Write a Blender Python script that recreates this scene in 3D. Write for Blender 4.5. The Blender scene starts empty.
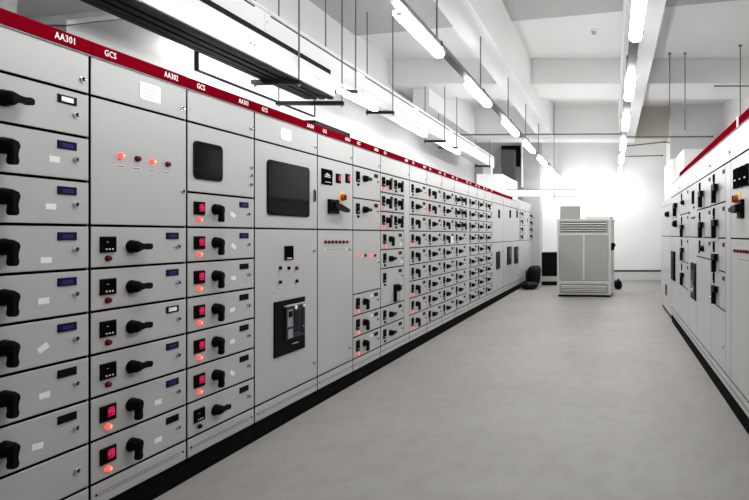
import bpy, bmesh, math, random
from mathutils import Vector, Matrix
random.seed(7)
C = bpy.context.scene.collection
PI = math.pi
F = 560.0; VX = 613.0; VY = 234.5; EYE = 1.391
XL = -2.405; XR = 0.935            # front planes of the two cabinet rows

def zl(x): return F * -XL / (VX - x)      # depth of a point of the left fronts
def zr(x): return F * XR / (x - VX)       # depth of a point of the right fronts

# ------------------------------------------------------------------ materials
def mat(name, col, rough=0.5, metal=0.0, emit=None, strength=0.0, noise=0.0, nscale=8.0, bump=0.0, spec=0.5):
    m = bpy.data.materials.new(name); m.use_nodes = True
    nt = m.node_tree; b = nt.nodes['Principled BSDF']
    b.inputs['Roughness'].default_value = rough
    b.inputs['Metallic'].default_value = metal
    b.inputs['Specular IOR Level'].default_value = spec
    b.inputs['Base Color'].default_value = (*col, 1)
    if noise > 0 or bump > 0:
        tc = nt.nodes.new('ShaderNodeTexCoord')
        n = nt.nodes.new('ShaderNodeTexNoise'); n.inputs['Scale'].default_value = nscale
        n.inputs['Detail'].default_value = 5
        nt.links.new(tc.outputs['Object'], n.inputs['Vector'])
        r = nt.nodes.new('ShaderNodeValToRGB')
        r.color_ramp.elements[0].position = 0.3; r.color_ramp.elements[1].position = 0.7
        r.color_ramp.elements[0].color = (*[max(0, c * (1 - noise)) for c in col], 1)
        r.color_ramp.elements[1].color = (*[min(1, c * (1 + noise)) for c in col], 1)
        nt.links.new(n.outputs['Fac'], r.inputs['Fac'])
        nt.links.new(r.outputs['Color'], b.inputs['Base Color'])
        if bump > 0:
            bp = nt.nodes.new('ShaderNodeBump'); bp.inputs['Strength'].default_value = bump
            bp.inputs['Distance'].default_value = 0.01
            nt.links.new(n.outputs['Fac'], bp.inputs['Height'])
            nt.links.new(bp.outputs['Normal'], b.inputs['Normal'])
    if emit:
        b.inputs['Emission Color'].default_value = (*emit, 1)
        b.inputs['Emission Strength'].default_value = strength
    return m

STR = 69
M = {
 'cab':    mat('cabinet_paint', (.385, .385, .38), .36, noise=.015, nscale=3, spec=.42),
 'gasket': mat('black_gasket', (.003, .003, .003), .8, spec=.02),
 'plinth': mat('black_plinth', (.004, .004, .004), .8, noise=.3, nscale=20, spec=.02),
 'red':    mat('red_band', (.15, .001, .006), .55, noise=.05, spec=0),
 'letter': mat('white_letters', (.9, .88, .86), .5),
 'black':  mat('black_plastic', (.006, .0055, .0055), .42, noise=.1, nscale=30, spec=.025),
 'screen': mat('dark_screen', (.003, .003, .004), .35, spec=.0),
 'digits': mat('red_display', (.4, .01, .05), .3, emit=(1, .03, .14), strength=.62, spec=.05),
 'rim':    mat('red_display_dim', (.06, .002, .008), .3, spec=.04, emit=(1, .02, .06), strength=.05),
 'dot':    mat('white_marks', (.7, .7, .7), .5),
 'lampon': mat('lit_red_lamp', (.7, .05, .03), .3, emit=(1, .10, .07), strength=1.25),
 'lampcore': mat('lit_lamp_core', (.9, .3, .15), .3, emit=(1, .36, .18), strength=1.7),
 'lampoff': mat('unlit_red_lamp', (.14, .008, .016), .25, spec=.15),
 'blue':   mat('blue_plate', (.006, .006, .034), .35, spec=.05),
 'bluetext': mat('blue_plate_text', (.04, .04, .17), .5, spec=.05),
 'white':  mat('white_paint', (.84, .84, .83), .5, noise=.01),
 'paper':  mat('white_paper', (.74, .74, .73), .7),
 'chrome': mat('chrome', (.7, .7, .7), .22, 1.0),
 'steel':  mat('galvanised_steel', (.15, .15, .15), .6, 0, noise=.15, nscale=15, spec=.2),
 'rod':    mat('rod_steel', (.16, .16, .16), .5, .4, noise=.1, nscale=30),
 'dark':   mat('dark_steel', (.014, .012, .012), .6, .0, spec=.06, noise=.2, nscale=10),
 'glass':  mat('window_glass', (.004, .004, .006), .06, spec=.05),
 'inside': mat('breaker_body', (.022, .025, .032), .4, spec=.1),
 'inlight': mat('breaker_label', (.20, .22, .25), .5),
 'orange': mat('orange_knob', (.42, .05, .015), .4, spec=.1),
 'yellow': mat('yellow_plate', (.70, .48, .12), .5),
 'ac':     mat('cooler_paint', (.50, .50, .475), .45, noise=.015, nscale=5),
 'mesh':   mat('cooler_door', (.29, .29, .265), .55, noise=.03, nscale=60),
 'slat':   mat('cooler_grille_dark', (.05, .05, .05), .6),
 'boxgrey': mat('grey_box', (.40, .40, .40), .5),
 'wall':   mat('white_wall', (.74, .74, .745), .8, noise=.02, nscale=2),
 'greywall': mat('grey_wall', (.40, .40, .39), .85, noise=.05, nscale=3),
 'ceil':   mat('ceiling_paint', (.78, .78, .77), .9, noise=.02, nscale=1.5),
 'beam':   mat('shade_toned_beam', (.46, .46, .45), .9, noise=.03, nscale=2),  # near beam's shade is put into the colour, darker than the ceiling
 'tan':    mat('tan_beam', (.50, .46, .40), .9, noise=.05, nscale=2),
 'jbox': mat('junction_box_grey', (.25, .25, .25), .6, spec=.2),
 'ventgrey': mat('vent_duct_grey', (.10, .10, .105), .7, spec=.1),
 'greyish': mat('grey_white_wall', (.58, .58, .57), .85, noise=.03, nscale=2),
 'skirt':  mat('grey_skirting', (.55, .55, .54), .6),
 'tube':   mat('lamp_diffuser', (.9, .9, .9), .4, emit=(1, 1, 1), strength=STR),
 'bag':    mat('black_sheet', (.005, .005, .005), .5, bump=.4, nscale=12, spec=.06),
}
# epoxy floor
def floor_mat():
    m = bpy.data.materials.new('epoxy_floor'); m.use_nodes = True
    nt = m.node_tree; b = nt.nodes['Principled BSDF']; L = nt.links
    tc = nt.nodes.new('ShaderNodeTexCoord')
    def noise(scale, detail, stretch=None):
        n = nt.nodes.new('ShaderNodeTexNoise'); n.inputs['Scale'].default_value = scale; n.inputs['Detail'].default_value = detail
        if stretch:
            mp = nt.nodes.new('ShaderNodeMapping'); mp.inputs['Scale'].default_value = stretch
            L.new(tc.outputs['Object'], mp.inputs['Vector']); L.new(mp.outputs['Vector'], n.inputs['Vector'])
        else: L.new(tc.outputs['Object'], n.inputs['Vector'])
        return n
    def ramp(p0, c0, p1, c1):
        r = nt.nodes.new('ShaderNodeValToRGB'); e = r.color_ramp.elements
        e[0].position = p0; e[0].color = (*c0, 1); e[1].position = p1; e[1].color = (*c1, 1); return r
    n1 = noise(.9, 4); r1 = ramp(.3, (.232, .219, .205), .7, (.268, .256, .241)); L.new(n1.outputs['Fac'], r1.inputs['Fac'])
    n2 = noise(7, 6, (1, .8, 1)); r2 = ramp(.34, (.86, .86, .86), .55, (1, 1, 1)); L.new(n2.outputs['Fac'], r2.inputs['Fac'])
    n3 = noise(22, 3, (.5, 1.6, 1)); r3 = ramp(.27, (.55, .54, .53), .33, (1, 1, 1)); L.new(n3.outputs['Fac'], r3.inputs['Fac'])
    a = nt.nodes.new('ShaderNodeMixRGB'); a.blend_type = 'MULTIPLY'; a.inputs['Fac'].default_value = .7
    L.new(r1.outputs['Color'], a.inputs['Color1']); L.new(r2.outputs['Color'], a.inputs['Color2'])
    c = nt.nodes.new('ShaderNodeMixRGB'); c.blend_type = 'MULTIPLY'; c.inputs['Fac'].default_value = .5
    L.new(a.outputs['Color'], c.inputs['Color1']); L.new(r3.outputs['Color'], c.inputs['Color2'])
    L.new(c.outputs['Color'], b.inputs['Base Color'])
    b.inputs['Roughness'].default_value = .55; b.inputs['Specular IOR Level'].default_value = .3
    bp = nt.nodes.new('ShaderNodeBump'); bp.inputs['Strength'].default_value = .08; bp.inputs['Distance'].default_value = .01
    L.new(n2.outputs['Fac'], bp.inputs['Height']); L.new(bp.outputs['Normal'], b.inputs['Normal'])
    return m
M['floor'] = floor_mat()

# ------------------------------------------------------------------ mesh builder
class MB:
    def __init__(s): s.v = []; s.f = []; s.fm = []; s.mats = []; s.smooth = []
    def mi(s, m):
        if m not in s.mats: s.mats.append(m)
        return s.mats.index(m)
    def add(s, vs, fs, m, smooth=False, mtx=None):
        o = len(s.v); i = s.mi(m)
        for p in vs: s.v.append(tuple(mtx @ Vector(p)) if mtx else tuple(p))
        for f in fs: s.f.append([o + k for k in f]); s.fm.append(i); s.smooth.append(smooth)
        return s
    def box(s, x0, x1, y0, y1, z0, z1, m, front=None, mtx=None):
        vs = [(x0,y0,z0),(x1,y0,z0),(x1,y1,z0),(x0,y1,z0),(x0,y0,z1),(x1,y0,z1),(x1,y1,z1),(x0,y1,z1)]
        s.add(vs, [(0,3,2,1),(4,5,6,7),(1,2,6,5),(2,3,7,6),(3,0,4,7)], m, mtx=mtx)
        s.add(vs, [(0,1,5,4)], front or m, mtx=mtx); return s
    def slab(s, x0, x1, z0, z1, yb, yf, b, m, front=None, mtx=None, side=None):
        """plate facing -y with chamfered front edge"""
        vs = [(x0,yb,z0),(x1,yb,z0),(x1,yb,z1),(x0,yb,z1)]
        vs += [(x0,yf+b,z0),(x1,yf+b,z0),(x1,yf+b,z1),(x0,yf+b,z1)]
        vs += [(x0+b,yf,z0+b),(x1-b,yf,z0+b),(x1-b,yf,z1-b),(x0+b,yf,z1-b)]
        ring = [[(o+k, o+(k+1)%4, o+4+(k+1)%4, o+4+k) for k in range(4)] for o in (0, 4)]
        s.add(vs, [(3,2,1,0)] + ring[0], side or m, mtx=mtx); s.add(vs, ring[1], m, mtx=mtx); s.add(vs, [(8,9,10,11)], front or m, mtx=mtx); return s
    def cyl(s, c, r, y0, y1, m, n=16, r2=None, cap=None, mtx=None):
        """cylinder along -y, centre c=(x,z); y0 back, y1 front (smaller)"""
        r2 = r if r2 is None else r2
        vs = []
        for k in range(n):
            a = 2*PI*k/n; vs.append((c[0]+r*math.cos(a), y0, c[1]+r*math.sin(a)))
        for k in range(n):
            a = 2*PI*k/n; vs.append((c[0]+r2*math.cos(a), y1, c[1]+r2*math.sin(a)))
        s.add(vs, [(k, (k+1)%n, n+(k+1)%n, n+k) for k in range(n)], m, True, mtx)
        s.add(vs, [tuple(range(n, 2*n))], cap or m, mtx=mtx)
        s.add(vs, [tuple(range(n-1, -1, -1))], m, mtx=mtx); return s
    def tube(s, p, q, r, m, n=8):
        p = Vector(p); q = Vector(q); d = (q-p).normalized()
        u = d.orthogonal().normalized(); w = d.cross(u)
        vs = [tuple(e + u*r*math.cos(2*PI*k/n) + w*r*math.sin(2*PI*k/n)) for e in (p, q) for k in range(n)]
        s.add(vs, [(k, (k+1)%n, n+(k+1)%n, n+k) for k in range(n)], m, True)
        s.add(vs, [tuple(range(n, 2*n)), tuple(range(n-1, -1, -1))], m); return s
    def prism(s, poly, y0, y1, m, front=None, mtx=None):
        """poly of (x,z) counter-clockwise seen from -y; front at y1"""
        n = len(poly); vs = [(x, y0, z) for x, z in poly] + [(x, y1, z) for x, z in poly]
        s.add(vs, [(k, (k+1)%n, n+(k+1)%n, n+k) for k in range(n)] + [tuple(range(n-1,-1,-1))], m, mtx=mtx)
        s.add(vs, [tuple(range(n, 2*n))], front or m, mtx=mtx); return s
    def mesh(s, name):
        me = bpy.data.meshes.new(name)
        me.from_pydata(s.v, [], s.f)
        for m in s.mats: me.materials.append(m)
        for p, i, sm in zip(me.polygons, s.fm, s.smooth): p.material_index = i; p.use_smooth = sm
        bm = bmesh.new(); bm.from_mesh(me); bmesh.ops.recalc_face_normals(bm, faces=bm.faces); bm.to_mesh(me); bm.free()
        me.update(); return me

def link(name, me, parent=None, loc=(0,0,0), rot=(0,0,0)):
    o = bpy.data.objects.new(name, me); C.objects.link(o)
    o.location = loc; o.rotation_euler = rot
    if parent: o.parent = parent
    return o
def tag(o, label, cat, group=None):
    o['label'] = label; o['category'] = cat
    if group: o['group'] = group
    return o
def thing(name, label, cat, loc=(0,0,0), rz=0, group=None):
    o = bpy.data.objects.new(name, None); C.objects.link(o)
    o.empty_display_size = .1; o.location = loc; o.rotation_euler = (0, 0, rz)
    return tag(o, label, cat, group)
def struct(name, mb):
    o = link(name, mb.mesh(name)); o['kind'] = 'structure'; return o
def rrect(x0, x1, z0, z1, r, n=5):
    pts = []
    for cx, cz, a0 in ((x1-r, z0+r, -PI/2), (x1-r, z1-r, 0), (x0+r, z1-r, PI/2), (x0+r, z0+r, PI)):
        for k in range(n+1):
            a = a0 + PI/2*k/n; pts.append((cx + r*math.cos(a), cz + r*math.sin(a)))
    return pts

_text = {}
def text_mesh(s, size):
    key = (s, size)
    if key in _text: return _text[key]
    cu = bpy.data.curves.new('lettering', 'FONT'); cu.body = s; cu.size = size; cu.extrude = .0008
    cu.align_x = 'CENTER'; cu.align_y = 'CENTER'; cu.resolution_u = 2; cu.offset = .0002; cu.space_character = 1.08
    t = bpy.data.objects.new('lettering', cu); C.objects.link(t)
    dg = bpy.context.evaluated_depsgraph_get(); dg.update()
    me = bpy.data.meshes.new_from_object(t.evaluated_get(dg))
    bpy.data.objects.remove(t); bpy.data.curves.remove(cu)
    me.transform(Matrix.Rotation(PI/2, 4, 'X') @ Matrix.Diagonal((.76, 1, 1, 1)))
    me.materials.clear(); me.materials.append(M['letter']); me.name = 'lettering'
    _text[key] = me; return me

# ------------------------------------------------------------------ switchgear pieces (front faces -y, plate front at y=0)
_cache = {}
def cached(key, fn):
    if key not in _cache: _cache[key] = fn()
    return _cache[key]

def plate_mesh(w, h):
    return cached(('plate', round(w,4), round(h,4)), lambda: MB().slab(-w/2, w/2, -h/2, h/2, .014, 0, .002, M['cab'], side=M['gasket']).mesh('plate'))

def handle_mesh(kind):
    def f():
        b = MB()
        b.cyl((0,0), .034, 0, -.008, M['black'], 20, .033)
        b.cyl((0,0), .031, -.008, -.030, M['black'], 20, .029)
        b.cyl((0,0), .029, -.030, -.044, M['black'], 20, .022)
        R = Matrix.Rotation(0 if kind == 'h' else PI/2, 4, 'Y')
        poly = [(-.018,-.014),(.0,-.020),(.024,-.014),(.044,-.0125),(.058,-.016),(.070,-.014),(.076,-.007),(.076,.007),(.070,.014),(.058,.016),(.044,.0125),(.024,.014),(.0,.020),(-.018,.014)]
        b.prism(poly, -.026, -.046, M['black'], mtx=R)
        b.prism([(x*.88+.003, z*.72) for x, z in poly], -.046, -.050, M['black'], mtx=R)
        return b.mesh('rotary_handle')
    return cached(('handle', kind), f)

def meter_mesh(kind):
    def f():
        b = MB(); lit = kind.startswith('red')
        w, h = (.041, .038) if not kind.endswith('tall') else (.033, .050)
        b.slab(-w, w, -h, h, 0, -.010, .003, M['black'])
        b.slab(-w*.82, w*.82, -h*.82, h*.84, -.010, -.0112, .0005, M['screen'])
        if lit: b.box(-w*.30, w*.72, -.0116, -.0112, -h*.55, h*.70, M['rim'])
        if lit:                                    # glowing figures on the display
            def seg(x0, x1, z0, z1): b.box(x0, x1, -.0122, -.0112, z0, z1, M['digits'])
            for cx in (-.08*w, .24*w, .52*w):
                for cz in (.38*h, 0, -.38*h): seg(cx-.12*w, cx+.12*w, cz-.035*h, cz+.035*h)
                seg(cx-.13*w, cx-.05*w, .02*h, .36*h); seg(cx+.05*w, cx+.13*w, -.36*h, .36*h)
            seg(-.05*w, .62*w, .50*h, .62*h)
        else:
            for cx in (-.4, 0, .4): b.box((cx-.09)*w, (cx+.09)*w, -.0120, -.0112, -.66*h, -.50*h, M['dot'])
            b.box(-.4*w, -.1*w, -.0116, -.0112, .30*h, .33*h, M['dot'])
        return b.mesh('meter')
    return cached(('meter', kind), f)

def lamp_mesh(kind):
    def f():
        b = MB(); body = {'on': M['lampon'], 'off': M['lampoff'], 'black': M['black']}[kind]
        b.cyl((0,0), .015, 0, -.004, M['chrome'] if kind == 'black' else body, 14)
        b.cyl((0,0), .013, -.004, -.014, body, 14, .012)
        b.cyl((0,0), .012, -.014, -.018, body, 14, .006, M['lampcore'] if kind == 'on' else None)
        return b.mesh('indicator_lamp')
    return cached(('lamp', kind), f)

def nameplate_mesh(kind):
    def f():
        b = MB(); w, h = .043, .018
        b.slab(-w, w, -h, h, 0, -.004, .001, M['blue'] if kind == 'blue' else M['black'])
        if kind == 'blue':
            for cz in (.2, -.3): b.box(-w*.55, w*.6, -.0045, -.004, (cz-.12)*h, (cz+.12)*h, M['bluetext'])
        if kind == 'white':
            b.box(-w*.66, w*.62, -.0047, -.004, -h*.55, h*.6, M['paper'])
        return b.mesh('name_plate')
    return cached(('np', kind), f)

def lock_mesh():
    def f():
        b = MB(); b.cyl((0,0), .014, 0, -.004, M['chrome'], 14, .013)
        b.cyl((0,0), .010, -.004, -.012, M['chrome'], 12, .009, M['black'])
        b.box(-.002, .010, -.016, -.012, -.004, .002, M['chrome'])
        return b.mesh('lock')
    return cached('lock', f)
def sticker_mesh(w=.046, h=.026):
    return cached(('st', w, h), lambda: MB().box(-w/2, w/2, -.0012, 0, -h/2, h/2, M['paper']).mesh('sticker'))
def caption_mesh(w=.05, h=.012):
    def f():
        b = MB(); b.box(-w/2, w/2, -.001, 0, -h/2, h/2, M['skirt'])
        b.box(-w*.4, w*.4, -.0014, -.001, -h*.2, h*.1, M['dark']); return b.mesh('caption_strip')
    return cached(('cap', w, h), f)

ROW0 = 2.0325
def kz(k): return ROW0 - .2*k
GAP = .006

def plate(cab, name, u0, u1, ztop, zbot, ge=GAP, gz=GAP):
    w = u1-u0-2*ge; h = ztop-zbot-2*gz
    return link(name, plate_mesh(w, h), cab, ((u0+u1)/2, 0, (ztop+zbot)/2)), w, h

def drawer(cab, u0, u1, ztop, zbot, meter='dark', lamp='off', handle='h', npl='blue', sticker=None, lock=True, compact=False, ge=GAP, hu=None):
    d, w, h = plate(cab, 'drawer', u0, u1, ztop, zbot, ge)
    W = u1-u0
    k = W/.595 if not compact else 1
    def at(u, v): return (u - W/2, 0, h/2 - v + .004)
    if compact:
        su = (.07, .17, W-.045, W-.04)
    else:
        su = (.09*k, .225*k, .487*k, .525*k)
    mv = .087 if h < .25 else .095
    lv = mv + (.066 if not (meter or '').endswith('tall') else .075)
    if meter: link('meter', meter_mesh(meter), d, at(su[0], mv))
    if lamp: link('indicator_lamp', lamp_mesh(lamp), d, at(su[0], lv))
    if handle: link('rotary_handle', handle_mesh(handle), d, at(hu if hu is not None else su[1], .100 if handle == 'h' else .088))
    if npl:
        o = link('name_plate', nameplate_mesh(npl), d, at(su[2], .047))
        if compact: o.scale = (.7, 1, 1)
    if lock and not compact: link('lock', lock_mesh(), d, at(su[3], .105))
    if sticker:
        o = link('sticker', sticker_mesh(), d, at(sticker[0], sticker[1])); o.rotation_euler = (0, -sticker[2], 0)
    return d

def cabinet(label, W, row, name='switchgear_cabinet', tag_text=None, y0=0.0, red=True, left_text='GCS', depth=.8, extra=None, ztop=2.2165, plinth_panel=True, header=True, H0=ROW0, band=None):
    """row 'L' or 'R'; y0 = depth of its left edge seen from the aisle"""
    if row == 'L': t = thing(name, label, 'electrical cabinet', (XL, y0, 0), PI/2, 'switchgear cabinets of the left row')
    else: t = thing(name, label, 'electrical cabinet', (XR, y0, 0), -PI/2, 'switchgear cabinets of the right row')
    b = MB(); b.box(.002, W-.002, .0135, depth, .12, ztop+.05, M['cab'], M['gasket']); link('carcass', b.mesh('carcass'), t)
    b = MB(); b.box(.002, W-.002, .006, depth, 0, .12, M['plinth']); link('plinth', b.mesh('plinth'), t)
    if plinth_panel:
        p, w, h = plate(t, 'kick_panel', 0, W, kz(9), .12)
        b = MB(); n = int((w-.08)/.016)
        for i in range(n):
            x = -w/2+.04+i*(w-.08)/n
            b.box(x, x+.008, -.0012, 0, -.012, -.004, M['jbox']); b.box(x+.004, x+.012, -.0012, 0, .000, .008, M['jbox'])
        for s in (-1, 1): b.cyl((s*(w/2-.025), .0), .006, 0, -.003, M['dark'], 8)
        link('vent_slots', b.mesh('vent_slots'), p)
    if header:
        p, w, h = plate(t, 'header_door', 0, W, ztop, H0)
        link('lock', lock_mesh(), p, (w/2-.035, 0, -h*.18))
    bm_ = band or (M['red'] if red else M['cab'])
    b = MB(); b.slab(.001, W-.001, ztop, ztop+.062, .03, -.010, .002, bm_)
    b.box(.001, W-.001, -.006, .03, ztop-.004, ztop, M['cab'])
    bd = link('name_band', b.mesh('name_band'), t)
    if tag_text:
        if left_text: link('lettering', text_mesh(left_text, .042), bd, (.093, -.0105, ztop+.031))
        link('lettering', text_mesh(tag_text, .042), bd, (W-.125, -.0105, ztop+.031))
    return t

def header_plate(t, u, z, w=.13, h=.09):
    b = MB(); b.slab(-w/2, w/2, -h/2, h/2, 0, -.002, .0005, M['paper'])
    for i in range(5): b.box(-w*.38, w*(.1+.06*(i%3)), -.0026, -.002, h*(.3-.15*i)-.001, h*(.3-.15*i)+.002, M['boxgrey'])
    for sx in (-1, 1):
        for sz in (-1, 1): b.cyl((sx*w*.45, sz*h*.42), .004, -.002, -.004, M['chrome'], 8)
    o = link('rating_plate', b.mesh('rating_plate'), t, (u, -.0003, z)); return o

def viewing_window(t, u0, u1, z0, z1, pane=None):
    w = u1-u0; h = z1-z0
    fr = MB(); fr.prism(rrect(-w/2, w/2, -h/2, h/2, .03), 0, -.006, M['black'])
    o = link('window_frame', fr.mesh('window_frame'), t, ((u0+u1)/2, -.0003, (z0+z1)/2))
    g = MB(); g.prism(rrect(-w/2+.010, w/2-.010, -h/2+.010, h/2-.010, .024), -.006, -.0075, M['glass'])
    link('pane', g.mesh('pane'), o); return o

# ---------- left row
B = [None, 90, 187, 254.5, 317.5, 353, 380.5, 409.5, 427, 442, 454.5, 468.5, 477.2, 485, 492.5, 503.5, 512, 519, 525, 529.5, 533]
Zb = [zl(90)-.60] + [zl(x) for x in B[1:]]
def LW(i): return Zb[i+1]-Zb[i], Zb[i]

# AA301
W, y0 = LW(0)
t = cabinet('cabinet marked AA301, nearest in the left row, cut off by the photo edge', W, 'L', tag_text='AA301', y0=y0)
stk301 = [(.47,.150,0), (.436,.115,0), (.42,.120,0), (.40,.148,0), (.39,.120,0), (.388,.118,.5), (.394,.120,0), (.365,.125,-.12), None]
for k in range(8):
    d = drawer(t, 0, W, kz(k), kz(k+1), meter=None, lamp=None, handle='h' if k == 0 else 'v', npl='white' if k == 0 else ('black' if k in (6,7) else 'blue'),
           sticker=stk301[k] if k else None, hu=.235)
d, w, h = plate(t, 'drawer', 0, W, kz(8), kz(9)); link('lock', lock_mesh(), d, (w/2-.06, 0, 0))

# AA302
W, y0 = LW(1)
t = cabinet('cabinet marked AA302: four red signal lamps on its tall top door, six drawers below', W, 'L', tag_text='AA302', y0=y0)
header_plate(t, .335, 2.127)
d, w, h = plate(t, 'door', 0, W, kz(0), kz(3))
for i, (u, on) in enumerate(((.158, 1), (.254, 0), (.345, 1), (.445, 0))):
    link('indicator_lamp', lamp_mesh('on' if on else 'off'), d, (u-W/2, 0, .043-.002*i)); link('caption_strip', caption_mesh(.055), d, (u-W/2, 0, -.008))
link('lock', lock_mesh(), d, (w/2-.03, 0, -.10))
for k in range(3, 9):
    lit = k >= 7
    drawer(t, 0, W, kz(k), kz(k+1), 'red' if lit else 'dark', 'on' if lit else 'off', 'v' if lit else 'h', 'white' if k == 5 else ('black' if k == 8 else 'blue'),
           sticker=(.385, .125, -.05) if lit else None)
# AA303
W, y0 = LW(2)
t = cabinet('cabinet marked AA303 with a small dark window above seven drawers', W, 'L', tag_text='AA303', y0=y0)
d, w, h = plate(t, 'door', 0, W, kz(0), kz(2))
viewing_window(d, .045-W/2, .283-W/2, 1.712-1.8325, 1.933-1.8325)
for z in (.0, -.05, -.11): link('lock', lock_mesh(), d, (w/2-.035, 0, z))
for k in range(2, 9):
    lit = k < 8
    drawer(t, 0, W, kz(k), kz(k+1), 'red' if lit else 'dark', 'on' if lit else 'black', 'v' if lit else 'h', 'blue' if k < 4 else 'black',
           sticker=(.385+.01*random.uniform(-1,1), .115, random.uniform(-.7,.9)) if lit else None)
# AA304
W, y0 = LW(3)
t = cabinet('cabinet marked AA304 with a large dark viewing window over a black circuit breaker', W, 'L', tag_text='AA304', y0=y0)
header_plate(t, .36, 2.125, .14, .085)
d, w, h = plate(t, 'door', 0, W, kz(0), kz(3))
viewing_window(d, .132-W/2, .673-W/2, 1.527-1.7325, 1.916-1.7325)
b = MB(); b.box(-.006, .006, -.012, 0, -.05, .05, M['steel']); b.box(-.003, .003, -.018, -.012, -.04, .04, M['dark']); link('latch_handle', b.mesh('latch_handle'), d, (.745-W/2, 0, -.03))
d, w, h = plate(t, 'door', 0, W, kz(3), kz(9)); zc = (kz(3)+kz(9))/2
def onl(x, y): return (zl(x)-y0-W/2, 0, EYE-(y-VY)*-XL/(VX-x)-zc)
b = MB(); b.slab(-.055, .055, -.053, .053, 0, -.008, .002, M['black'], M['screen']); b.box(-.03, .03, -.0086, -.008, -.042, -.036, M['dot'])
link('meter', b.mesh('panel_meter'), d, onl(288.5, 253))
for x, y, kd in ((280.5,268,'black'),(289,268,'black'),(297,268,'off'),(280.5,282,'black'),(297,281,'black')):
    link('push_button', lamp_mesh(kd), d, onl(x-1, y)); p = onl(x-1, y); link('caption_strip', caption_mesh(.05, .012), d, (p[0], 0, p[2]-.045))
# breaker
b = MB(); w2, h2 = .196, .199
b.slab(-w2, w2, -h2, h2, 0, -.010, .003, M['black'])
cb = link('circuit_breaker', b.mesh('circuit_breaker'), d, (.406-W/2, 0, .711-zc))
b = MB(); b.box(-.075, .165, -.022, -.010, -.09, .15, M['inside'])
b.box(-.085, .18, -.026, -.010, .150, .160, M['boxgrey'])
link('breaker_front', b.mesh('breaker_front'), cb)
b = MB(); b.box(-.065, .0, -.026, -.022, .0, .125, M['inlight']); b.box(-.055, -.01, -.030, -.026, .07, .115, M['black'])
b.box(-.06, .0, -.026, -.022, -.085, -.02, M['inlight']); b.box(.02, .09, -.024, -.022, -.05, .11, M['dark']); b.box(.11, .15, -.024, -.022, -.07, .11, M['dark'])
b.cyl((.04, .135), .016, -.022, -.03, M['paper'], 10); b.cyl((.150, .135), .012, -.022, -.03, M['paper'], 10); b.cyl((.14,-.02), .008, -.024, -.03, M['chrome'], 8)
b.box(.02, .10, -.0108, -.010, -.140, -.134, M['boxgrey'])
link('breaker_controls', b.mesh('breaker_controls'), cb)
for x, y in ((314.5, 251), (314.5, 363)): link('lock', lock_mesh(), d, onl(x-1, y))
# AA305
W, y0 = LW(4)
t = cabinet('cabinet marked AA305 with a black isolator lever under an orange switch', W, 'L', tag_text='AA305', y0=y0)
b = MB(); b.box(.0, W*.98, .02, .30, 2.2815, 2.322, M['dark']); link('top_cover', b.mesh('top_cover'), t)
d, w, h = plate(t, 'door', 0, W, kz(0), kz(3)); zc = (kz(0)+kz(3))/2
b = MB(); b.slab(-.085, .085, -.065, .065, 0, -.010, .003, M['black'], M['screen'])
b.box(-.05, .05, -.011, -.010, -.002, .004, M['dot']); b.box(-.04, .055, -.011, -.010, -.045, -.04, M['dot']); b.prism([(-.05,.01),(-.01,.035),(.04,.02),(.05,.01)], -.010, -.0105, M['boxgrey'])
link('meter', b.mesh('panel_meter'), d, onl(326.5, 177))
for x in (338.6, 347.9):
    o = link('meter', meter_mesh('redtall'), d, onl(x-.6, 178.5)); o.scale = (1.15, 1, .82)
b = MB(); b.slab(-.045, .04, -.042, .05, 0, -.004, .001, M['yellow'])
b.cyl((.0, .0), .030, -.004, -.03, M['orange'], 16, .026); b.box(-.008, .008, -.042, -.03, -.024, .024, M['lampoff'])
link('selector_switch', b.mesh('selector_switch'), d, onl(341.5, 197.5))
b = MB(); b.slab(-.075, .075, -.065, .055, 0, -.03, .006, M['black'])
b.prism([(-.05,-.02),(.02,-.03),(.185,-.048),(.2,-.04),(.2,-.02),(.05,.018),(-.05,.03)], -.03, -.062, M['black'])
b.box(.02, .06, -.03, 0, .035, .055, M['black'])
link('isolator_handle', b.mesh('isolator_handle'), d, onl(332, 206))
d, w, h = plate(t, 'door', 0, W, kz(3), kz(9)); zc = (kz(3)+kz(9))/2
for i in range(7): link('indicator_lamp', lamp_mesh('off'), d, onl(325+3.6*i, 242)); 
link('caption_strip', caption_mesh(.42, .014), d, (0, 0, onl(337, 249)[2]))
for x, y in ((350, 249.5), (350, 348)): link('lock', lock_mesh(), d, onl(x-1, y))
# AA306
W, y0 = LW(5)
t = cabinet('cabinet marked AA306 with two taller upper drawers, a door, and three lit lower drawers', W, 'L', tag_text='AA306', y0=y0)
for k in (0, 1.5): drawer(t, 0, W, kz(k), kz(k+1.5), 'darktall', 'black', 'h', 'black')
d, w, h = plate(t, 'door', 0, W, kz(3), kz(6)); zc = (kz(3)+kz(6))/2
for i, x in enumerate((360.5, 365.5, 370.5, 375)): link('indicator_lamp', lamp_mesh('on' if i in (0, 2) else 'off'), d, onl(x-.5, 255.5)); link('caption_strip', caption_mesh(.05), d, onl(x-.5, 260.5))
link('lock', lock_mesh(), d, onl(378, 262))
for k in (6, 7, 8):
    drawer(t, 0, W, kz(k), kz(k+1), 'darktall', 'on', 'v', 'black', sticker=(.40, .047, .1))
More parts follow.
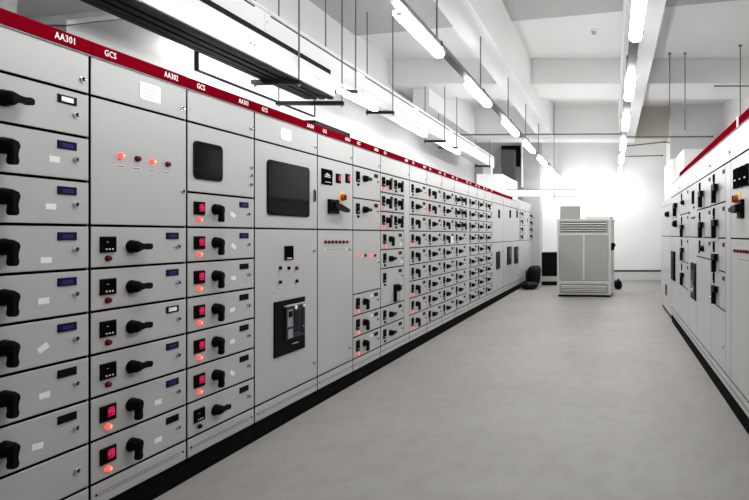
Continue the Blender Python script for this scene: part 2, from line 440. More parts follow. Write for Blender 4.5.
# AA307
W, y0 = LW(6); Wd = zl(404)-y0
t = cabinet('cabinet marked AA307 with three rows of paired small drawers at its top', W, 'L', tag_text='AA307', y0=y0)
plate(t, 'cable_door', Wd, W, kz(0), kz(9), GAP*.6)
for k in range(3):
    for j in range(2):
        drawer(t, j*Wd/2, (j+1)*Wd/2, kz(k), kz(k+1), 'darktall', 'on' if j == 0 else 'black', 'v', 'black', compact=True, ge=.003)
drawer(t, 0, Wd, kz(3), kz(4), 'darktall', 'on', 'v', 'black', sticker=(.55, .15, .2))
drawer(t, 0, Wd, kz(4), kz(5), 'darktall', 'black', 'h', 'black', sticker=(.58, .15, .2))
d = drawer(t, 0, Wd, kz(5), kz(7), 'darktall', 'black', None, 'black', lock=True)
b = MB(); b.slab(-.055, .055, -.13, .06, 0, -.03, .005, M['black'], M['dark']); b.box(-.03, .03, -.06, -.03, -.01, .05, M['black']); b.box(-.03, .03, -.034, -.03, -.12, -.02, M['boxgrey'])
link('isolator_handle', b.mesh('isolator_handle'), d, (.40-Wd/2, 0, -.05))
for k in (7, 8): drawer(t, 0, Wd, kz(k), kz(k+1), 'darktall', 'black', 'h', 'black')
# far drawer cabinets 308..
def drawer_cab(i, label, pat, tt, cable=0.0, redk=(), doubles=0):
    W, y0 = LW(i); Wd = W-cable
    t = cabinet(label, W, 'L', tag_text=tt, y0=y0)
    if cable: plate(t, 'cable_door', Wd, W, kz(0), kz(9), GAP*.6)
    for k, ch in enumerate(pat):
        if k < doubles:
            for j in range(2): drawer(t, j*Wd/2, (j+1)*Wd/2, kz(k), kz(k+1), 'darktall', 'black', 'v' if j else 'h', 'black', compact=True, ge=.003)
        else:
            drawer(t, 0, Wd, kz(k), kz(k+1), 'darktall', 'on' if k in redk else 'black', ch, 'black', ge=.004)
    return t
drawer_cab(7, 'eighth cabinet from the left edge, nine drawers, most handles down and lower lamps glowing pink', 'hhvvvvvvv', 'AA308', redk=(3,6,7,8))
drawer_cab(8, 'ninth cabinet from the left edge, nine drawers, mostly level handles, two upper lamps lit', 'vvhhhhhhh', 'AA309', redk=(0,1))
c10 = drawer_cab(9, 'tenth cabinet from the left edge, nine drawers, one with a white card by its handle', 'hhvvhhhhh', 'AA310')
link('sticker', sticker_mesh(.12, .11), c10, (.50, -.0003, kz(3)-.11))
drawer_cab(10, 'cabinet with paired small drawers in its top three rows, halfway down the left row', 'hhhhhhhhh', 'AA311', cable=.12, doubles=3)
drawer_cab(11, 'first of three narrow nine-drawer cabinets beyond the second paired-drawer cabinet', 'hhhhhhhhh', 'AA312')
drawer_cab(12, 'middle one of the three narrow drawer cabinets before the far breaker windows', 'hhhhhhhhh', 'AA313')
drawer_cab(13, 'last drawer cabinet before the tall black breaker windows, left row', 'vhhhvhhhh', 'AA314')
# far breaker cabinets
for i, lab, xa, xb, ya, yb_ in ((14, 'plain cabinet with the first of three tall black breaker windows, far left row', 496, 499.6, 252, 269.5),
                           (15, 'plain cabinet with the middle one of three tall black breaker windows', 507, 511, 247, 265),
                           (16, 'plain cabinet with the farthest of three tall black breaker windows', 514, 517.8, 247, 264)):
    W, y0 = LW(i); t = cabinet(lab, W, 'L', y0=y0, red=(i < 16))
    d, w, h = plate(t, 'door', 0, W, kz(0), kz(4)); zc = (kz(0)+kz(4))/2
    xm = (xa+xb)/2+1
    b = MB(); b.slab(-.07, .07, -.09, .09, 0, -.012, .003, M['black'], M['screen']); link('meter', b.mesh('panel_meter'), d, onl(xm, 214))
    for dx in (-.14, 0, .14): link('caption_strip', caption_mesh(.09, .02), d, (onl(xm, 222)[0]+dx, 0, onl(xm, 222)[2]))
    d, w, h = plate(t, 'door', 0, W, kz(4), kz(9)); zc = (kz(4)+kz(9))/2
    pa = onl(xa, (ya+yb_)/2); pb = onl(xb, (ya+yb_)/2); sc = -XL/(VX-(xa+xb)/2); hh = (yb_-ya)*sc/2
    b = MB(); hw = (pb[0]-pa[0])/2; b.slab(-hw, hw, -hh, hh, 0, -.015, .004, M['black'])
    cb = link('circuit_breaker', b.mesh('circuit_breaker'), d, ((pa[0]+pb[0])/2, 0, pa[2]))
    if i > 14:
        b = MB(); b.box(-hw*.3, hw*.55, -.022, -.015, -hh*.35, hh*.75, M['inside']); link('breaker_front', b.mesh('breaker_front'), cb)
    link('lock', lock_mesh(), d, (w/2-.04, 0, h*.3))
for i, lab, in ((17, 'cabinet with two large dark upper handles, third from the far end'), (18, 'narrow cabinet with one small meter, second from the far end'), (19, 'last cabinet at the far end of the left row beside the column')):
    W, y0 = LW(i); t = cabinet(lab, W, 'L', y0=y0, red=False)
    if i == 18:
        d, w, h = plate(t, 'door', 0, W, kz(0), kz(4)); link('meter', meter_mesh('darktall'), d, (0, 0, .15)); link('lock', lock_mesh(), d, (.2, 0, -.1))
    else:
        for k in range(4): drawer(t, 0, W, kz(k), kz(k+1), 'darktall', 'black', 'v', 'black', ge=.002)
    d, w, h = plate(t, 'door', 0, W, kz(4), kz(9)); link('lock', lock_mesh(), d, (w/2-.04, 0, .2))

# ---------- right row (local u runs from far to near)
RB = [749+9, 730.8, 711, 697, 688.5, 680, 671.5]
RZ = [zr(x) for x in RB]
H0R = 1.979; ZTR = 2.195
def RW(i): return RZ[i+1]-RZ[i], RZ[i+1]
def rloc(i, x, y, zc):
    W, y0 = RW(i); return (y0 - zr(x) - W/2, 0, EYE-(y-VY)*XR/(x-VX)-zc)
def rcab(i, label, band=None):
    W, y0 = RW(i); return cabinet(label, W, 'R', y0=y0, ztop=ZTR, H0=H0R, band=band or M['red']), W
def rsingle(t, u0, u1, z1, z0, hd='v', lamp='black', big=True):
    d, w, h = plate(t, 'drawer', u0, u1, z1, z0)
    link('meter', meter_mesh('darktall'), d, (-w*.26, 0, h/2-.075))
    link('name_plate', nameplate_mesh('black'), d, (w/2-.07, 0, h/2-.05))
    if big:
        b = MB(); b.slab(-.085, .05, -.115, .06, 0, -.012, .003, M['cab']); b.box(-.085, -.035, -.05, -.012, -.11, .055, M['black']); b.box(-.035, .06, -.05, -.012, .0, .055, M['black'])
        link('isolator_handle', b.mesh('isolator_handle'), d, (w*.02, 0, min(0, h/2-.19)))
    else:
        link('rotary_handle', handle_mesh(hd), d, (0, 0, -.01)); link('indicator_lamp', lamp_mesh(lamp), d, (-w*.26, 0, h/2-.15))
    return d
# nearest
t, W = rcab(0, 'nearest cabinet of the right row with a row of meters and orange switch')
d, w, h = plate(t, 'door', 0, W, H0R, 1.36); zc = (H0R+1.36)/2
for x, s in ((736.5, 1.25), (741.5, .8), (746.5, 1.1)):
    b = MB(); b.slab(-.05*s, .05*s, -.075, .075, 0, -.02, .004, M['black'], M['screen']); b.box(-.02, .03*s, -.021, -.020, -.02, -.012, M['dot'])
    link('meter', b.mesh('panel_meter'), d, rloc(0, x+.6, 178.5-(x-736.5)*.35, zc))
b = MB(); b.slab(-.05, .06, -.03, .055, 0, -.004, .001, M['yellow']); b.cyl((-.02, 0), .032, -.004, -.035, M['orange'], 16, .028); b.box(-.028, -.012, -.045, -.035, -.025, .025, M['lampoff'])
link('selector_switch', b.mesh('selector_switch'), d, rloc(0, 738.5, 199, zc))
b = MB(); b.slab(-.06, .06, -.075, .06, 0, -.03, .006, M['black'])
b.prism([(-.19,-.02),(-.05,-.035),(.05,-.02),(.05,.025),(-.05,.02),(-.19,.005)], -.03, -.065, M['black'])
link('isolator_handle', b.mesh('isolator_handle'), d, rloc(0, 742.5, 208, zc))
d, w, h = plate(t, 'door', 0, W, 1.36, kz(9)); zc = (1.36+kz(9))/2
for i in range(6): link('indicator_lamp', lamp_mesh('off'), d, rloc(0, 735.5+3*i, 250.7+.25*i, zc))
link('caption_strip', caption_mesh(.5, .014), d, (0, 0, rloc(0, 740, 259, zc)[2]))
b = MB(); b.box(-.03, .03, -.0015, 0, -.04, .04, M['paper']); link('sticker', b.mesh('band_sticker'), t, (.29, -.0105, ZTR+.03))
# second
t, W = rcab(1, 'second cabinet of the right row, four drawers with big black handles above a plain door')
Wd = .68; u1 = W; u0 = W-.80
lo = W - (zr(712.5)-RZ[1])  # far edge of drawers
U0 = .0; U1 = RZ[2]-zr(725.5)
for z1, z0 in ((H0R, 1.665), (1.665, 1.36), (1.36, 1.075), (1.075, .749)): rsingle(t, U0, U1, z1, z0)
d, w, h = plate(t, 'door', U0, U1, .749, kz(9)); link('lock', lock_mesh(), d, (w/2-.06, 0, -.05))
plate(t, 'cable_door', U1, W, H0R, kz(9))
# third
t, W = rcab(2, 'third cabinet of the right row, three drawers above a tall narrow door')
U0 = .0; U1 = W
for z1, z0 in ((H0R, 1.66), (1.66, 1.36)): rsingle(t, U0, U1, z1, z0)
rsingle(t, U0, U1, 1.36, 1.15, 'h', 'black', False)
d, w, h = plate(t, 'door', U0, U1, 1.15, kz(9)); link('lock', lock_mesh(), d, (w/2-.05, 0, .1))
# fourth: breaker
t, W = rcab(3, 'fourth cabinet of the right row with a tall black breaker window')
d, w, h = plate(t, 'door', 0, W, H0R, 1.36); zc = (H0R+1.36)/2
b = MB(); b.slab(-.055, .055, -.075, .075, 0, -.015, .003, M['black'], M['screen']); link('meter', b.mesh('panel_meter'), d, rloc(3, 693.5, 197.5, zc))
for x, y in ((694.5, 207.5), (690, 213), (695, 217.5), (693, 218)): link('push_button', lamp_mesh('black'), d, rloc(3, x, y, zc))
d, w, h = plate(t, 'door', 0, W, 1.36, kz(9)); zc = (1.36+kz(9))/2
b = MB(); b.slab(-.20, .20, -.21, .21, 0, -.012, .004, M['black'])
cb = link('circuit_breaker', b.mesh('circuit_breaker'), d, rloc(3, 693.8, 281, zc))
b = MB(); b.box(-.12, .14, -.02, -.012, -.16, .12, M['inside']); b.box(-.09, -.02, -.024, -.02, -.07, .0, M['inlight']); b.box(.02, .1, -.024, -.02, -.12, -.05, M['inlight']); b.cyl((.0,-.1), .02, -.02, -.03, M['paper'], 10)
link('breaker_front', b.mesh('breaker_front'), cb)
# fifth
t, W = rcab(4, 'fifth cabinet of the right row, five drawers in one column', M['red'])
for z1, z0, big in ((H0R, 1.66, False), (1.66, 1.36, True), (1.36, 1.03, True), (1.03, .70, True)): rsingle(t, 0, W, z1, z0, 'h', 'black', big)
plate(t, 'drawer', 0, W, .70, kz(9))
# sixth
t, W = rcab(5, 'sixth cabinet of the right row, with a black slotted box on its lower door', M['skirt'])
d, w, h = plate(t, 'door', 0, W, H0R, 1.36); zc = (H0R+1.36)/2
b = MB(); b.slab(-.11, .11, -.02, .05, 0, -.05, .005, M['black']); b.box(-.10, -.03, -.05, 0, -.14, -.02, M['black'])
link('isolator_handle', b.mesh('isolator_handle'), d, (.15, 0, .13))
link('rotary_handle', handle_mesh('h'), d, (.15, 0, -.12)).scale = (1.7, 1.4, 1.7)
for x in (-.2, .2): link('indicator_lamp', lamp_mesh('black'), d, (x, 0, -.03))
d, w, h = plate(t, 'door', 0, W, 1.36, kz(9)); zc = (1.36+kz(9))/2
b = MB(); b.slab(-.20, .20, -.22, .22, 0, -.03, .006, M['black'], M['dark'])
for i in range(6): b.box(-.13, .13, -.036, -.03, -.17+i*.06, -.14+i*.06, M['black'])
link('relay_box', b.mesh('relay_box'), d, (-.20, 0, .915-zc))
# last short one
Y6 = RZ[6]; Y7 = zr(661.0); W = Y7-Y6
t = thing('switchgear_cabinet', 'short cabinet with a sloped grey top at the far end of the right row', 'electrical cabinet', (XR, Y7, 0), -PI/2, 'switchgear cabinets of the right row')
b = MB(); b.box(.002, W-.002, .014, .8, .06, 1.90, M['cab'], M['gasket']); link('carcass', b.mesh('carcass'), t)
b = MB(); b.box(.002, W-.002, .03, .8, 0, .06, M['plinth']); link('plinth', b.mesh('plinth'), t)
b = MB(); b.prism([(.002, 1.90), (W-.002, 1.90), (W-.002, 2.03), (W*.55, 1.96), (.002, 1.96)], .8, .0, M['cab']); link('sloped_cap', b.mesh('sloped_cap'), t)
d, w, h = plate(t, 'door', 0, W, 1.90, 1.36); link('lock', lock_mesh(), d, (.3, 0, -.1))
link('rotary_handle', handle_mesh('h'), d, (.55, 0, 0.1)).scale = (1.5, 1.5, 1.5)
d, w, h = plate(t, 'door', 0, W, 1.36, .07); zc = (1.36+.07)/2
b = MB(); b.slab(-.12, .12, -.09, .09, 0, -.012, .003, M['dark'], M['lampoff']); link('rating_plate', b.mesh('rating_plate_dark'), d, (.10, 0, .42-zc))

# ------------------------------------------------------------------ boxes on the cabinets
def simple_box(name, label, cat, x0, x1, y0, y1, z0, z1, m=M['white'], seam=True, group=None):
    t = thing(name, label, cat, ((x0+x1)/2, (y0+y1)/2, z0), 0, group)
    X = (x1-x0)/2; Y = (y1-y0)/2; H = z1-z0
    b = MB(); b.box(-X, X, -Y, Y, 0, H-.012, m); link('housing', b.mesh('housing'), t)
    b = MB(); b.box(-X-.008, X+.008, -Y-.008, Y+.008, H-.012, H, m); link('lid', b.mesh('lid'), t)
    return t
simple_box('busbar_box', 'white busbar box on top of the far end of the left cabinet row', 'busbar box', -3.19, -2.60, 13.1, 15.2, 2.28, 2.81)
simple_box('busbar_box', 'large white busbar box on top of the right cabinet row', 'busbar box', 1.02, 1.72, 8.05, 8.94, 2.26, 2.62)
simple_box('busbar_box', 'narrow white box standing behind the short end cabinet, right row', 'busbar box', 1.0, 1.6, 9.5, 10.8, 2.032, 2.68)
simple_box('busbar_box', 'grey box above the nearest left cabinet in the corner of the photo', 'busbar box', -3.1, -2.66, 1.95, 2.50, 2.28, 2.80, M['steel'])

# ------------------------------------------------------------------ cable trunking over the left row
def hanger(parent, x, y, z0, z1): 
    b = MB(); b.tube((x, y, z0), (x, y, z1), .008, M['rod']); b.cyl((0,0), .018, .006, -.006, M['rod'], 8, mtx=Matrix.Translation((x, y, z0+.02)) @ Matrix.Rotation(PI/2, 4, 'X'))
    return link('hanger_rod', b.mesh('hanger_rod'), parent)
CEIL = EYE+3.2; SOF = EYE+2.42
ty0, ty1 = 1.2, 14.8
t = thing('cable_trunking', 'long white upper cable trunking hung on rods above the left cabinets', 'cable trunking', (0, 0, 0))
TZ0 = EYE+1.75; TZ1 = EYE+2.05
b = MB(); b.box(-3.40, -3.15, ty0, ty1, TZ0, TZ1-.03, M['white']); link('trough', b.mesh('trough'), t)
y = ty0
while y < ty1-.1:
    ye = min(y+1.96, ty1)
    b = MB(); b.box(-3.412, -3.138, y, ye-.01, TZ1-.028, TZ1, M['white']); b.box(-3.1495, -3.147, y+.03, ye-.2, TZ1-.052, TZ1-.038, M['dark'])
    link('cover', b.mesh('cover'), t); 
    b = MB(); b.box(-3.15, -3.146, ye-.06, ye+.04, TZ0+.03, TZ1-.06, M['white'])
    for dz in (.06, .18): b.tube((-3.146, ye-.03, TZ0+dz), (-3.143, ye-.03, TZ0+dz), .006, M['steel'])
    link('joint_plate', b.mesh('joint_plate'), t)
    y = ye
for yy in (6.8, 7.95, 10.4, 11.2, 14.2):
    b = MB(); b.box(-3.50, -3.11, yy-.02, yy+.02, TZ0-.035, TZ0, M['dark']); link('bracket', b.mesh('bracket'), t)
    hanger(t, -3.125, yy, TZ0-.06, CEIL); hanger(t, -3.49, yy, TZ0-.06, CEIL)
b = MB(); b.box(-3.38, -3.17, 14.55, 14.75, 2.812, TZ0, M['white']); link('drop_duct', b.mesh('drop_duct'), t)

t = thing('cable_trunking', 'thick white lower cable tray ending above cabinet AA304, dark underneath', 'cable trunking', (0, 0, 0))
A0 = EYE+1.50; A1 = EYE+1.715
b = MB(); b.box(-3.37, -3.03, 1.2, 6.1, A0, A1, M['white']); link('trough', b.mesh('trough'), t)
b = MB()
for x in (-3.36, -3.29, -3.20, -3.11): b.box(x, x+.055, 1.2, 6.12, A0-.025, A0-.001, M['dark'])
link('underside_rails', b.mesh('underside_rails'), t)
b = MB(); b.box(-3.10, -3.05, 1.2, 6.05, A1, EYE+1.775, M['dark']); link('gap_shade_strip', b.mesh('gap_shade_strip'), t)  # dark strip standing in for the shade in the gap between the trays
for y in (2.3, 3.5, 4.7, 5.75):
    b = MB(); b.box(-3.03, -3.026, y-.05, y+.05, A0+.05, A1-.04, M['white'])
    for dy in (-.025, .025): b.tube((-3.026, y+dy, A0+.1), (-3.022, y+dy, A0+.1), .006, M['steel'])
    link('joint_plate', b.mesh('joint_plate'), t)
for yy, xl in ((5.35, -3.44), (6.20, -3.72)):
    b = MB(); b.box(xl, -2.985, yy-.022, yy+.022, A0-.068, A0-.026, M['dark']); b.box(xl, -2.985, yy-.03, yy-.022, A0-.068, A0-.03, M['dark']); link('bracket', b.mesh('bracket'), t)
    hanger(t, -3.0, yy, A0-.09, CEIL); hanger(t, xl+.02, yy, A0-.09, CEIL)
for yy in (1.6, 3.0):
    b = MB(); b.box(-3.44, -2.985, yy-.022, yy+.022, A0-.068, A0-.026, M['dark']); link('bracket', b.mesh('bracket'), t)
    hanger(t, -3.0, yy, A0-.09, CEIL); hanger(t, -3.42, yy, A0-.09, CEIL)

# small trunking to the cooler
t = thing('cable_trunking', 'short white trunking crossing from the column to the floor cooling unit', 'cable trunking', (0, 0, 0))
b = MB(); b.box(-2.59, -.93, 13.56, 13.70, 2.305, 2.475, M['white']); link('trough', b.mesh('trough'), t)
b = MB(); b.box(-2.59, -.925, 13.55, 13.71, 2.475, 2.49, M['steel']); link('cover', b.mesh('cover'), t)
b = MB(); b.box(-2.59, -.93, 13.548, 13.56, 2.30, 2.312, M['steel']); link('lower_lip', b.mesh('lower_lip'), t)
hanger(t, -1.42, 13.52, 2.25, CEIL)
b = MB(); b.box(-1.05, -.94, 13.57, 13.69, 1.30, 2.305, M['white']); link('drop_duct', b.mesh('drop_duct'), t)

# ------------------------------------------------------------------ lamp lines
HL = EYE+1.67
def tube_lamp_meshes():
    L = .60
    b = MB(); b.box(-.040, .040, -L+.06, L-.06, .026, .0625, M['white']); h = b.mesh('housing')
    b = MB()
    pts = [(-.046,.030),(-.052,.008),(-.038,-.018),(0,-.028),(.038,-.018),(.052,.008),(.046,.030)]
    b.prism([(x, z) for x, z in pts], L-.02, -L+.02, M['tube']); d = b.mesh('diffuser')
    b = MB(); b.prism([(x*.5, z*.5) for x, z in pts], .0, -.012, M['white']); c = b.mesh('end_cap')
    return h, d, c
LMH, LMD, LMC = tube_lamp_meshes()
def lamp(x, y, z, label, length=.99):
    t = thing('tube_lamp', label, 'lamp', (x, y, z), 0, 'tube lamps over the cabinet aisle')
    s = length/1.2
    for n, m in (('housing', LMH), ('diffuser', LMD)):
        o = link(n, m, t); o.scale = (1, s, 1)
    link('end_cap', LMC, t, (0, -.6*s+.02*s, 0)); link('end_cap', LMC, t, (0, .6*s-.02*s+.012, 0))
    return t
ordn = ['nearest', 'second', 'third', 'fourth', 'fifth']
X1 = -1.62; X2 = .19; X3 = -3.2
for i, y in enumerate((4.73, 6.77, 8.87, 10.85, 12.85)):
    lamp(X1, y, HL, 'glowing tube lamp, %s in view on the lamp line over the aisle' % ordn[i] if i < 4 else 'glowing tube lamp, farthest and smallest on the lamp line over the aisle')
lamp(X1, 2.67, HL, 'tube lamp of the aisle lamp line just above the view')
for i, y in enumerate((4.30, 6.43, 8.46, 10.6, 12.5)):
    lamp(X2, y, HL, 'glowing tube lamp, %s in view on the lamp line by the right cabinets' % ordn[i] if i < 4 else 'glowing tube lamp, farthest and smallest on the right lamp line')
lamp(X2, 2.1, HL, 'tube lamp of the right lamp line just above the view')
for X, n in ((X1, 'aisle'), (X2, 'right')):
    lamp(X, 14.75, HL, 'tube lamp second from the end of the %s lamp line, lost in the wall glare' % n)
    lamp(X, 16.2, HL, 'tube lamp ending the %s lamp line against the white back wall' % n)
lamp(-3.5, 5.3, EYE+1.64, 'added tube lamp hidden behind the lower tray, brightening the left wall')  # extra lamp out of sight, added to brighten the left wall
for i, y in enumerate((7.05, 9.03, 11.1)):
    lm = lamp(X3, y, TZ0-.075, 'glowing tube lamp under the white trunking, %s' % ('nearest of three', 'middle of three', 'farthest of three')[i]); lm.scale = (.8, 1, .6)
def rail(x, rods, label):
    t = thing('lamp_rail', label, 'lamp rail', (x, 0, 0))
    b = MB(); b.box(-.042, .042, -2.8, 16.8, HL+.0625, HL+.066, M['steel'])
    for s in (-1, 1): b.box(s*.042-.002, s*.042+.002, -2.8, 16.8, HL+.0625, HL+.10, M['steel'])
    link('channel', b.mesh('channel'), t)
    b = MB(); b.box(-.012, .012, -2.8, 16.8, HL+.066, HL+.085, M['dark']); link('cable', b.mesh('cable'), t)
    for y in rods:
        b = MB(); b.box(-.05, .05, y-.015, y+.015, HL+.10, HL+.108, M['dark']); b.box(-.05, -.044, y-.015, y+.015, HL+.066, HL+.10, M['dark']); b.box(.044, .05, y-.015, y+.015, HL+.066, HL+.10, M['dark'])
        link('clamp', b.mesh('clamp'), t); hanger(t, 0, y, HL+.1, SOF)
    return t
rail(X1, (5.15, 6.85, 8.65, 10.4, 12.2), 'grey steel rail carrying the lamp line over the aisle')
rail(X2, (.8, 5.55, 7.6, 9.75, 11.7), 'grey steel rail carrying the lamp line by the right cabinets')

# loose rods and detectors
def loose_rod(x, y, z0, label):
    o = thing('hanger_rod', label, 'hanger rod', (x, y, z0), 0, 'bare ceiling rods')
    b = MB(); b.tube((0,0,0), (0,0,CEIL-z0), .009, M['rod']); link('rod', b.mesh('bare_rod'), o)
    b = MB(); b.tube((0,0,CEIL-z0-.02), (0,0,CEIL-z0), .03, M['rod']); link('flange', b.mesh('rod_flange'), o)
loose_rod(1.0, 9.87, 3.44, 'left one of two bare rods hanging over the right cabinets')
loose_rod(1.27, 9.87, 3.23, 'right one of two bare rods hanging over the right cabinets')
loose_rod(2.15, 9.46, 3.30, 'rod hanging over the nearest right cabinets')
for x, y, lab in ((-.30, 8.76, 'round smoke detector on the ceiling left of the right lamp line'), (-1.95, 13.85, 'small ceiling sprinkler over the far aisle'), (2.1, 11.6, 'small ceiling sprinkler above the right cabinets')):
    t = thing('smoke_detector', lab, 'detector', (x, y, CEIL-.07))
    R = Matrix.Rotation(-PI/2, 4, 'X')
    b = MB(); b.cyl((0,0), .055, -.07, -.04, M['white'], 16, .05, mtx=Matrix.Rotation(-PI/2, 4, 'X')); link('base', b.mesh('detector_base'), t)
    b = MB(); b.cyl((0,0), .04, -.04, -.0, M['boxgrey'], 16, .025, mtx=Matrix.Rotation(-PI/2, 4, 'X')); link('sensor', b.mesh('detector_sensor'), t)

# pipes
def pipe(pts, r, label, m=M['rod'], name='pipe'):
    t = thing(name, label, 'pipe', pts[0])
    b = MB(); o = Vector(pts[0])
    for p, q in zip(pts, pts[1:]): b.tube(Vector(p)-o, Vector(q)-o, r, m)
    link('pipe_run', b.mesh('pipe_run'), t)
    b = MB()
    for p in pts[1:-1] or pts[-1:]: 
        d = Vector(p)-o; b.tube(d+Vector((-.03,0,0)), d+Vector((.03,0,0)), r*1.4, m)
    link('joint', b.mesh('pipe_joint'), t)
    return t
def P(x, y, Z): return ((x-VX)*Z/F, Z, EYE+(VY-y)*Z/F)
pipe([P(406, 175, 13.0), P(406, 135, 13.0), P(622, 134, 13.0)], .017, 'thin grey pipe crossing the far aisle left of the lamp line')
pipe([P(626, 137, 13.05), P(712, 136.5, 13.05)], .017, 'thin grey pipe running right from the lamp line end')
pipe([P(626, 146, 13.8), P(664, 142, 13.8), P(676, 143, 13.8), P(676, 152, 13.8)], .015, 'bent conduit sloping up to the right white box')
pipe([P(626, 156.5, 14.6), P(662, 155.5, 14.6)], .015, 'lowest short conduit on the far wall side')
pipe([P(714, 86, 9.6), P(760, 86, 9.6)], .012, 'short horizontal pipe above the right cabinets')
pipe([P(522, 142, 16.4), P(522, 186, 16.4)], .03, 'white vertical downpipe beside the grey column', M['white'])

# ------------------------------------------------------------------ cooling unit
t = thing('cooling_unit', 'pale floor-standing cooling unit with two mesh doors at the aisle end', 'cooling unit', (-.61, 12.86, 0), math.radians(-5.5))
w = .60; h = 1.70; D = .40
b = MB(); b.box(-w, w, -D, D, .05, h, M['ac']); link('casing', b.mesh('casing'), t)
b = MB(); b.box(-w+.02, w-.02, -D+.02, D-.02, 0, .05, M['plinth']); link('plinth', b.mesh('cooler_plinth'), t)
b = MB(); b.box(-w-.01, w+.01, -D-.02, D+.01, h, h+.03, M['ac']); link('lid', b.mesh('lid'), t)
def grille(z0, z1, n):
    b = MB(); b.box(-w+.06, w-.06, -D-.012, -D, z0, z1, M['mesh']); b.box(-w+.10, w-.10, -D-.014, -D-.012, z0+.02, z1-.02, M['slat'])
    for i in range(n):
        z = z0+.025+(z1-z0-.05)*(i+.5)/n
        R = Matrix.Translation((0, -D-.022, z)) @ Matrix.Rotation(math.radians(35), 4, 'X')
        b.box(-w+.10, w-.10, -.018, .018, -.004, .004, M['ac'], mtx=R)
    return b
link('top_grille', grille(1.43, 1.685, 4).mesh('top_grille'), t)
link('bottom_grille', grille(.09, .29, 4).mesh('bottom_grille'), t)
for s in (-1, 1):
    a, c = (-w+.05, -.02) if s < 0 else (.02, w-.05)
    b = MB(); b.slab(a, c, .37, 1.385, -D, -D-.018, .006, M['mesh']); link('door', b.mesh('door'), t)
b = MB(); b.box(-.02, .02, -D-.026, -D, .37, 1.385, M['ac']); link('door_post', b.mesh('door_post'), t)
for z in (.32, 1.40): 
    b = MB(); b.box(-w, w, -D-.024, -D, z-.02, z+.02, M['ac']); link('cross_rail', b.mesh('cross_rail'), t)
for s in (-1, 1):
    b = MB(); b.box(s*(w-.022)-.022, s*(w-.022)+.022, -D-.026, -D, .05, h, M['ac']); link('corner_post', b.mesh('corner_post'), t)
b = MB(); b.cyl((0, 0), .06, .02, -.02, M['black'], 12); b.box(-.03, .03, -.06, .02, -.11, .0, M['black'])
o = link('side_valve', b.mesh('side_valve'), t, (w+.035, -.25, 1.15))
b = MB(); b.box(-.2, .45, -.1, .1, 0, .065, M['ac']); b.box(.42, .44, -.101, -.1, .02, .05, M['dark'])
tt = thing('control_strip', 'low pale strip lying on top of the cooling unit', 'electrical part', (-.40, 12.86, 1.73)); 
b = MB(); b.box(-.22, .40, -.08, .08, 0, .07, M['ac']); link('cover', b.mesh('strip_cover'), tt)
b = MB(); b.box(.34, .38, -.086, -.08, .02, .05, M['dark']); link('end_socket', b.mesh('end_socket'), tt)
tt = thing('junction_box', 'square grey junction box on top of the cooling unit', 'electrical box', (-.98, 12.9, 1.732))
b = MB(); b.box(-.22, .22, -.12, .12, 0, .30, M['jbox']); link('housing', b.mesh('junction_housing'), tt)
b = MB(); b.slab(-.225, .225, -.002, .305, -.12, -.14, .006, M['jbox']); link('cover', b.mesh('junction_cover'), tt)

# dark things at the far left
t = thing('storage_cabinet', 'low black cabinet with a grey bottom strip, left of the cooling unit', 'cabinet', (-1.62, 15.55, 0))
b = MB(); b.box(-.33, .36, -.25, .25, .0, .90, M['black']); link('body', b.mesh('black_body'), t)
b = MB(); b.box(-.32, .35, -.262, -.25, .11, .25, M['boxgrey']); link('bottom_strip', b.mesh('bottom_strip'), t)
b = MB(); b.slab(-.32, .35, .27, .88, -.25, -.262, .004, M['black']); link('door', b.mesh('black_door'), t)

def heap(name, label, loc, sx, sy, sz, seed):
    bm = bmesh.new(); bmesh.ops.create_icosphere(bm, subdivisions=4, radius=1)
    rnd = random.Random(seed)
    dirs = [(Vector((rnd.uniform(-1,1), rnd.uniform(-1,1), rnd.uniform(-.2,1))).normalized(), rnd.uniform(.05,.22)) for _ in range(16)]
    for v in bm.verts:
        n = v.co.normalized(); r = 1.0
        for d, a in dirs: r += a*max(0, n.dot(d))**8
        r += .03*math.sin(9*n.x+4*n.z)+.03*math.sin(11*n.y-6*n.z)
        v.co = Vector((n.x*r*sx, n.y*r*sy, max(0, (n.z*r*.55+.45))*sz))
    me = bpy.data.meshes.new(name); bm.to_mesh(me); bm.free(); me.materials.append(M['bag'])
    for p in me.polygons: p.use_smooth = True
    t = thing(name, label, 'bag', loc); link('sack', me, t)
    b = MB(); b.tube((0,0,sz*.97), (.01,.02,sz*1.12), .03, M['bag']); link('tied_neck', b.mesh('tied_neck'), t); return t
heap('rubbish_bag', 'large black bag slumped against the far end of the left row', (-2.14, 14.95, 0), .19, .26, .50, 3)
heap('rubbish_bag', 'lower black bag on the floor between the left row and black cabinet', (-2.13, 14.30, 0), .19, .25, .18, 5)
heap('rubbish_bag', 'small black bag on the floor right of the cooling unit', (.13, 14.3, 0), .10, .12, .22, 9)

# ------------------------------------------------------------------ things on / by the left wall
WL = -4.10; WB = 17.0
t = thing('wall_board', 'white board with thin black frame high on the left wall', 'board', (WL, 6.56, 2.98)); t.scale = (1, .84, 1)
b = MB(); b.box(.0, .03, -1.27, 1.27, 0.03, .75, M['white']); link('panel', b.mesh('board_panel'), t)
b = MB()
for a in ((0, .04, -1.285, 1.285, .015, .03), (0, .04, -1.285, 1.285, .75, .765), (0, .04, -1.285, -1.27, .03, .75), (0, .04, 1.27, 1.285, .03, .75)): b.box(*a, M['black'])
link('frame', b.mesh('board_frame'), t)
t = thing('air_duct', 'grey upright duct with a sloping top behind the nearest left cabinets', 'duct', (-3.65, 3.74, 0))
b = MB(); b.prism([(0, 0), (1.06, 0), (1.06, 3.30), (0, 2.785)], .4, 0, M['cab'], mtx=Matrix.Rotation(PI/2, 4, 'Z')); link('body', b.mesh('duct_body'), t)
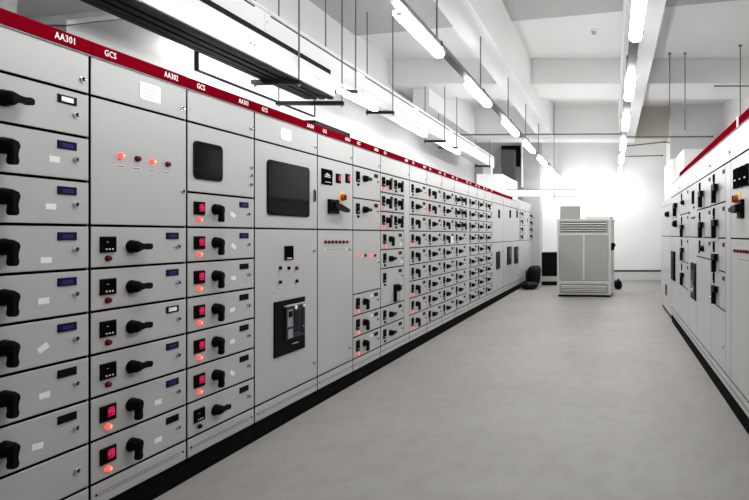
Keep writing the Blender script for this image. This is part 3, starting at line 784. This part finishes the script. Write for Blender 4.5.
b = MB(); b.prism([(-.02, 2.785), (1.08, 3.315), (1.08, 3.345), (-.02, 2.815)], .42, -.02, M['white'], mtx=Matrix.Rotation(PI/2, 4, 'Z')); link('top_flange', b.mesh('duct_flange'), t)

# ------------------------------------------------------------------ the room
FX0, FX1, FY0 = WL, 2.7, -7.0
struct('floor', MB().box(FX0-.2, FX1+.2, FY0-.2, WB+.2, -.1, 0, M['floor']))
struct('ceiling', MB().box(FX0-.2, FX1+.2, FY0-.2, WB+.2, CEIL, CEIL+.15, M['ceil']))
struct('wall_left', MB().box(WL-.15, WL, FY0, WB, 0, CEIL, M['wall']))
struct('wall_right', MB().box(FX1, FX1+.15, FY0, WB, 0, CEIL, M['greyish']))
struct('wall_back', MB().box(FX0, FX1, WB, WB+.15, 0, CEIL, M['wall']))
struct('wall_front', MB().box(FX0, FX1, FY0-.15, FY0, 0, CEIL, M['wall']))
b = MB(); b.box(-2.15, FX1, WB-.02, WB, 0, .265, M['skirt']); b.box(-2.15, FX1, WB-.026, WB, .265, .31, M['black']); struct('baseboard_back', b)
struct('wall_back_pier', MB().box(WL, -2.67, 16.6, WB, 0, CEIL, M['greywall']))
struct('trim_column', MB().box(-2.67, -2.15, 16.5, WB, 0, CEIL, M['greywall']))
struct('trim_right_pier', MB().box(1.40, FX1, 13.7, 14.7, 0, CEIL, M['greyish']))
# beams
b = MB()
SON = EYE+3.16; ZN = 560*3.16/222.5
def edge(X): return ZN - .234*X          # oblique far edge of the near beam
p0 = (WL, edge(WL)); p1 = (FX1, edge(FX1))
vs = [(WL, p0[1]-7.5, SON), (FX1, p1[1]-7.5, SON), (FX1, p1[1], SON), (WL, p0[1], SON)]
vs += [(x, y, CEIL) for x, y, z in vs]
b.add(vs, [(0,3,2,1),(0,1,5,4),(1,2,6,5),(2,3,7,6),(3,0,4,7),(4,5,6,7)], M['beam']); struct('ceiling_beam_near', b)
b = MB(); b.box(WL, FX1, 10.2, 11.4, EYE+2.75, CEIL, M['ceil']); struct('ceiling_beam_middle', b)
b = MB(); b.box(WL, .55, 14.0, 14.6, SOF-.02, CEIL, M['ceil']); b.box(.55, FX1, 14.0, 14.6, SOF-.02, CEIL, M['tan']); struct('ceiling_beam_far', b)
for n, x0, x1, y0_ in (('left', -3.75, -3.45, 10.5), ('aisle', -1.86, -1.50, -2.0), ('right', .14, .55, -2.0)):
    b = MB(); b.box(x0, x1, y0_, 14.0, SOF, CEIL, M['ceil']); struct('ceiling_beam_'+n, b)
# ventilation opening at the back
t = thing('vent_opening', 'black ventilation opening with a grey duct high at the far left', 'vent', (-3.02, 16.6, 3.40))
b = MB(); b.box(-.28, .28, -.06, 0, .0, .62, M['black']); link('opening_frame', b.mesh('opening_frame'), t)
b = MB(); b.box(-.22, .16, -.30, -.06, -.45, .46, M['ventgrey']); link('duct', b.mesh('vent_duct'), t)

# ------------------------------------------------------------------ camera, world, colour
cam = bpy.data.cameras.new('camera'); co = bpy.data.objects.new('camera', cam); C.objects.link(co)
co.location = (0, 0, EYE); co.rotation_euler = (PI/2, 0, 0)
cam.sensor_width = 36; cam.lens = 36*F/749
cam.shift_x = -(VX-374.5)/749; cam.shift_y = -(250-VY)/749
cam.clip_start = .05
bpy.context.scene.camera = co
w = bpy.data.worlds.new('world'); bpy.context.scene.world = w; w.use_nodes = True
w.node_tree.nodes['Background'].inputs['Color'].default_value = (.5, .52, .55, 1)
w.node_tree.nodes['Background'].inputs['Strength'].default_value = .05
vs = bpy.context.scene.view_settings
vs.view_transform = 'Standard'; vs.look = 'None'; vs.gamma = 1; vs.use_curve_mapping = False
vs.exposure = 0.0
